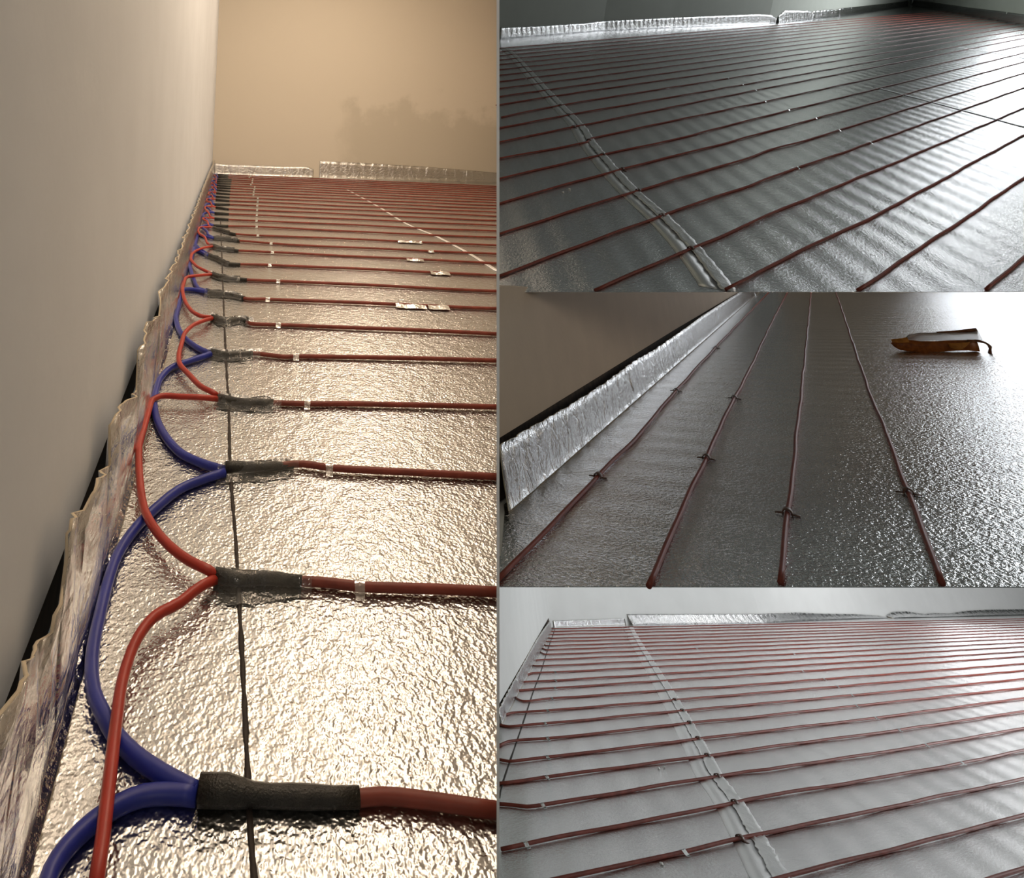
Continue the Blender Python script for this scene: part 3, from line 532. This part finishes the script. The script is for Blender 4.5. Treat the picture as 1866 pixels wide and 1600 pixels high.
# jumper wires between the splices
jn = {'blue': M_blue, 'red': M_red}
def jumper(c, P3, label, seg=10):
    P = cr(P3, .008); r = .0057 if c == 'blue' else .0047
    for q in P:
        q.z = max(q.z, FL + r); q.x = max(q.x, fold(q.y) + .003 + r)   # lies against the foot of the strip
    V, Fc = tube(P, r, seg)
    return tag(link('jumper_wire', V, Fc, jn[c], 'warm', origin=(P[0].x, P[0].y, FL)), label, 'wire', f'{c} jumper wires')
for c, a, b, P3 in D['lj']:
    if b < 0: lab = f'{c} wire running from the {ordinal(a+1)} splice out of the near edge of the warm room'
    else: lab = f'{c} wire arching from the {ordinal(a+1)} splice to the {ordinal(b+1)} in the warm room'
    jumper(c, P3, lab)
def jend(k):
    p = D['lc'][k][0][0]; return Vector((p[0], p[1], .003))
rj = random.Random(41)
for a in range(9, 27):
    b = a+2; c = 'blue' if a % 2 == 0 else 'red'
    p, q = jend(a), jend(b); m = (p+q)/2; bul = min(.075, p.x-fold(p.y)-.016) + rj.uniform(-.012, .004)
    top = m.y + rj.uniform(-.03, .03)
    zz = .014 if c == 'red' else .008
    P3 = [p, p + Vector((-.45*bul, .02, .004)), Vector((p.x-bul*.88, p.y+.10, zz)), Vector((m.x-bul, top, zz)), Vector((q.x-bul*.85, q.y-.09, zz)), q + Vector((-.4*bul, -.015, .004)), q]
    jumper(c, P3, f'{c} wire arching from the {ordinal(a+1)} splice to the {ordinal(b+1)} in the far left corner', 6)

def right_cables(bay, cabs, tapes, clips, word, group, step, tape_m, clip_pts_at=None):
    n = len(cabs); made = []
    for k, pts in enumerate(cabs):
        P3 = [(u, v, 0) for u, v in pts]
        lab = f'{ordinal(k+1)} red heating cable from the {word}'
        made.append(cable(bay, P3, lab, group, step(k), 300+k+len(bay)*50, .0016, 8 if k < 14 else 6))
    for (u, v) in tapes:
        o, P, og = min(made, key=lambda c: min((q.x-u)**2*.02+(q.y-v)**2 for q in c[1]))
        c = near_on(P, u); tape_band(o, og, (c.x, c.y), (1, 0), .016, .036, RC, tape_m, 'tape', int(u*100))
    for (u, v) in clips:
        o, P, og = min(made, key=lambda c: min((q.x-u)**2*.02+(q.y-v)**2 for q in c[1]))
        c = near_on(P, u)
        # little dark saddle clip with two feet
        def fn(i, j):
            a = (i-.5)*math.pi*1.3; x = (j-.5)*.012
            return (c.x+x, c.y + .0085*math.sin(a)*1.05, FL + .0005 + .0115*max(0, math.cos(a*.75)))
        V, Fc = grid(fn, 9, 3)
        V += [(c.x-.006, c.y-.026, FL+.0008), (c.x+.006, c.y-.026, FL+.0008), (c.x+.006, c.y-.008, FL+.003), (c.x-.006, c.y-.008, FL+.003)]
        Fc.append((27, 28, 29, 30))
        cl = link('clip', V, Fc, M_clip, origin=og, parent=o)
        sd = cl.modifiers.new('thick', 'SOLIDIFY'); sd.thickness = .0015
    return made
dimc = right_cables('dim', D['dc'], D['dtape'], D['dclip'], 'lower right edge of the dim grey upper floor', 'heating cables of the dim floor', lambda k: .05 if k < 14 else .12, M_milky)
palec = right_cables('pale', D['pc'], D['ptape'], D['pclip'], 'lower right edge of the pale grey lower floor', 'heating cables of the pale floor', lambda k: .04 if k < 14 else .08, M_milky)
for k, pts in enumerate(D['mc']):
    P3 = [(u, v, 0) for u, v in pts]
    o, P, og = cable('brown', P3, ['red heating cable nearest the foil strip under the brown wall', 'second red heating cable from the brown wall, crossed by two clips', 'third red heating cable from the brown wall, running almost straight up', 'red heating cable furthest from the brown wall, left of the orange packet'][k], 'four heating cables by the brown wall', .04, 500+k, .0012, 10)
    for u, v in D['mclip']:
        if min((q.x-u)**2*.02+(q.y-v)**2 for q in P) < .004:
            c = near_on(P, u)
            def fn(i, j):
                a = (i-.5)*math.pi*1.2; x = (j-.5)*.016
                return (c.x+x, c.y + .0075*math.sin(a), FL + .0005 + .012*max(0, math.cos(a*.8)))
            V, Fc = grid(fn, 9, 3)
            for sgn in (-1, 1):
                b0 = len(V)
                V += [(c.x-.005, c.y+sgn*.006, FL+.004), (c.x+.005, c.y+sgn*.006, FL+.004), (c.x+.004, c.y+sgn*.021, FL+.003), (c.x-.004, c.y+sgn*.021, FL+.003)]
                Fc.append((b0, b0+1, b0+2, b0+3))
            cl = link('clip', V, Fc, M_clip, origin=og, parent=o)
            sd = cl.modifiers.new('thick', 'SOLIDIFY'); sd.thickness = .0018
# ------------------------------------------------------------------ marker lines, seam tapes, overlaps
def ribbon(name, bay, P2, wid, z, m, label, cat, step=.03, edge=.15, seed=0, thick=.0008, zamp=0.0):
    rnd = random.Random(seed)
    P = cr([(u, v, z) for u, v in P2], step); V, Fc = [], []
    n = len(P); nc = 5 if zamp else 2
    for i, p in enumerate(P):
        t = P[min(i+1, n-1)]-P[max(i-1, 0)]; t.normalize(); s = Vector((-t.y, t.x, 0))
        wj = wid*(1+rnd.uniform(-edge, edge))
        for j in range(nc):
            q = p + s*(j/(nc-1)-.5)*wj
            V.append((q.x, q.y, z + (rnd.uniform(0, zamp) if zamp else 0)))
    for i in range(n-1):
        for j in range(nc-1):
            a = i*nc+j; Fc.append((a, a+nc, a+nc+1, a+1))
    o = link(name, V, Fc, m, bay, origin=(P[0].x, P[0].y, z))
    sd = o.modifiers.new('thick', 'SOLIDIFY'); sd.thickness = thick; sd.offset = -1
    return tag(o, label, cat)
ribbon('marker_line', 'warm', D['lline'], .0042, FL+.0009, M_ink, 'thin black marker line running away across the warm beige foil floor', 'line', .01, .3, 1, .0005)
ribbon('marker_line', 'pale', D['pline'], .006, FL+.0009, M_ink, 'thin dark marker line across the left side of the pale foil floor', 'line', .03, .25, 2, .0005)
ribbon('foil_tape', 'warm', D['lseam'], .016, FL+.0012, M_foil_tape, 'faint foil seam tape slanting across the far part of the warm floor', 'tape', .04, .1, 3, .0008, .001)
ribbon('foil_tape', 'dim', D['dseam'], .042, FL+.0022, M_foil_tape, 'wrinkled silver seam tape slanting across the dim upper floor', 'tape', .02, .12, 4, .0008, .0035)
ribbon('foil_tape', 'pale', D['pseam'], .042, FL+.0022, M_foil_tape, 'wrinkled silver seam tape slanting across the pale lower floor', 'tape', .02, .12, 5, .0008, .0035)
def offs(P2, d): return [tuple(x) for x in shift_line(P2, d)]
ribbon('foil_overlap', 'dim', offs(D['dseam'], DIM_OFF), .055, FL+.0010, M_foil_lap, 'smooth overlapping foil edge left of the dim floor seam tape', 'foil', .05, .02, 6, .0005)
ribbon('foil_overlap', 'pale', offs(D['pseam'], DIM_OFF), .055, FL+.0010, M_foil_lap, 'smooth overlapping foil edge left of the pale floor seam tape', 'foil', .05, .02, 7, .0005)
for i, (q, lb) in enumerate(zip(D['dlap'], ('dark foil lap crossing the glare on the dim floor, the nearer and longer one', 'short dark foil lap in the glare at the far right of the dim floor'))):
    ribbon('foil_lap', 'dim', q, .03, FL+.003, M_foil_lap, lb, 'foil', .05, .1, 8+i, .002)
def crumb(bay, p, s, label, seed, grp=None):
    rnd = random.Random(seed); bm = bmesh.new(); bmesh.ops.create_icosphere(bm, subdivisions=1, radius=s)
    for v in bm.verts: v.co *= rnd.uniform(.6, 1.2); v.co.z *= .6
    lo = min(v.co.z for v in bm.verts)
    me = bpy.data.meshes.new('scrap'); bm.to_mesh(me); bm.free(); me.materials.append(M_white)
    o = bpy.data.objects.new('plastic_scrap', me); ROOT.objects.link(o)
    o.matrix_world = MAT4[bay] @ Matrix.Translation((p[0], p[1], FL-lo)); tag(o, label, 'scrap', grp)
crumb('dim', D['ddot'][0], .006, 'tiny white crumb on the dim floor between two cables, left of the pair', 1)
crumb('dim', D['ddot'][1], .006, 'tiny white crumb on the dim floor between two cables, right of the pair', 2)
crumb('pale', D['pdot'][0], .006, 'tiny white crumb on the pale floor left of the seam, left of the pair', 3)
crumb('pale', D['pdot'][1], .006, 'tiny white crumb on the pale floor left of the seam, right of the pair', 4)
crumb('pale', D['pdot'][2], .005, 'single tiny white crumb beside a front cable on the pale floor', 5)

# ------------------------------------------------------------------ orange packet on the brown bay floor
Pk = [Vector((p[0], p[1], FL)) for p in D['packet']]
og = Pk[1]
ex = (Pk[2]-Pk[0]); LEN = ex.length; ex.normalize(); ey = Vector((-ex.y, ex.x, 0))
if ey.x > 0: ey = -ey      # ey points away from the camera (towards -u)
root = empty('orange_packet', 'brown', og)
tag(root, 'crumpled orange and clear plastic packet lying on the bright silver floor', 'packet')
def L(x, y, z): return Pk[0] + ex*x*LEN + ey*y + Vector((0, 0, z))
def loft(secs):
    V, Fc = [], []; m = len(secs[0])
    for s in secs: V += s
    for i in range(len(secs)-1):
        for j in range(m-1):
            a = i*m+j; Fc.append((a, a+m, a+m+1, a+1))
    return V, Fc
prof = [(.002, .004), (-.006, .022), (-.004, .044), (.002, .054), (.010, .050), (.045, .046), (.055, .040), (.058, .020), (.055, .003)]
secs = []
for i, x in enumerate((-.09, -.05, 0, .12, .3, .5, .7, .85, .97)):
    s = (0, .45, .8, 1, 1, 1, .98, .95, .9)[i]; zc = .044
    secs.append([tuple(L(x, y*s + .004*math.sin(i*2.1), (zc + (z-zc)*s) if i < 3 else z*(1-.05*math.sin(i*2)) - .004*math.sin(i*5+z*150))) for y, z in prof])
V, Fc = loft(secs); Fc += [tuple(range(9)), tuple(len(V)-1-k for k in range(9))]
link('tray', V, Fc, M_orange, origin=og, parent=root)
fsec = []
for i, x in enumerate((.10, .2, .35, .5, .65, .8, .95, 1.05)):
    hgt = (.056, .080, .088, .086, .089, .088, .090, .092)[i]
    fsec.append([tuple(L(x, y, z + .002*math.sin(i*3+y*200))) for y, z in ((.004, .054), (.010, .066), (.018, hgt-.008), (.030, hgt), (.046, hgt-.014), (.054, .046))])
V, Fc = loft(fsec); o = link('clear_lid', V, Fc, M_clear, origin=og, parent=root)
P = cr([L(.55, .03, .088), L(.75, .03, .0895), L(.93, .03, .094), L(1.04, .03, .097)], .01)
V, Fc = tube(P, [.003 + .0055*i/(len(P)-1) for i in range(len(P))], 8); link('lid_roll', V, Fc, M_brownroll, origin=og, parent=root)
V, Fc = grid(lambda i, j: tuple(L(-.07 + .22*i, -.002 - .010*math.sin(i*3) + .012*j, .046 + .014*j*(1-.2*i) + .012*i*j)), 8, 4)
link('folded_corner', V, Fc, M_amber, origin=og, parent=root)
# leaf shaped flap hanging over the front
V, Fc = grid(lambda i, j: tuple(L(.62 + .36*i, -.012 - .012*math.sin(i*3.14), .052 - .010*(1-i) - (.034*math.sin(min(1, i*1.25+.12)*3.14)**.8)*j*(1-.45*i))), 14, 5)
o = link('flap', V, Fc, M_amber, origin=og, parent=root)
sd = o.modifiers.new('thick', 'SOLIDIFY'); sd.thickness = .0015
P = cr([L(.86, -.006, .050), L(.97, -.010, .052), L(1.06, -.012, .042), L(1.09, -.016, .026), L(1.075, -.020, .012), L(1.06, -.024, .001)], .006)
n_ = len(P)
V, Fc = tube(P, [.012 - .0055*min(1, i/(n_*.8)) + .0012*math.sin(i*1.3) for i in range(n_)], 8, .6); link('twisted_tail', V, Fc, M_brownroll, origin=og, parent=root)
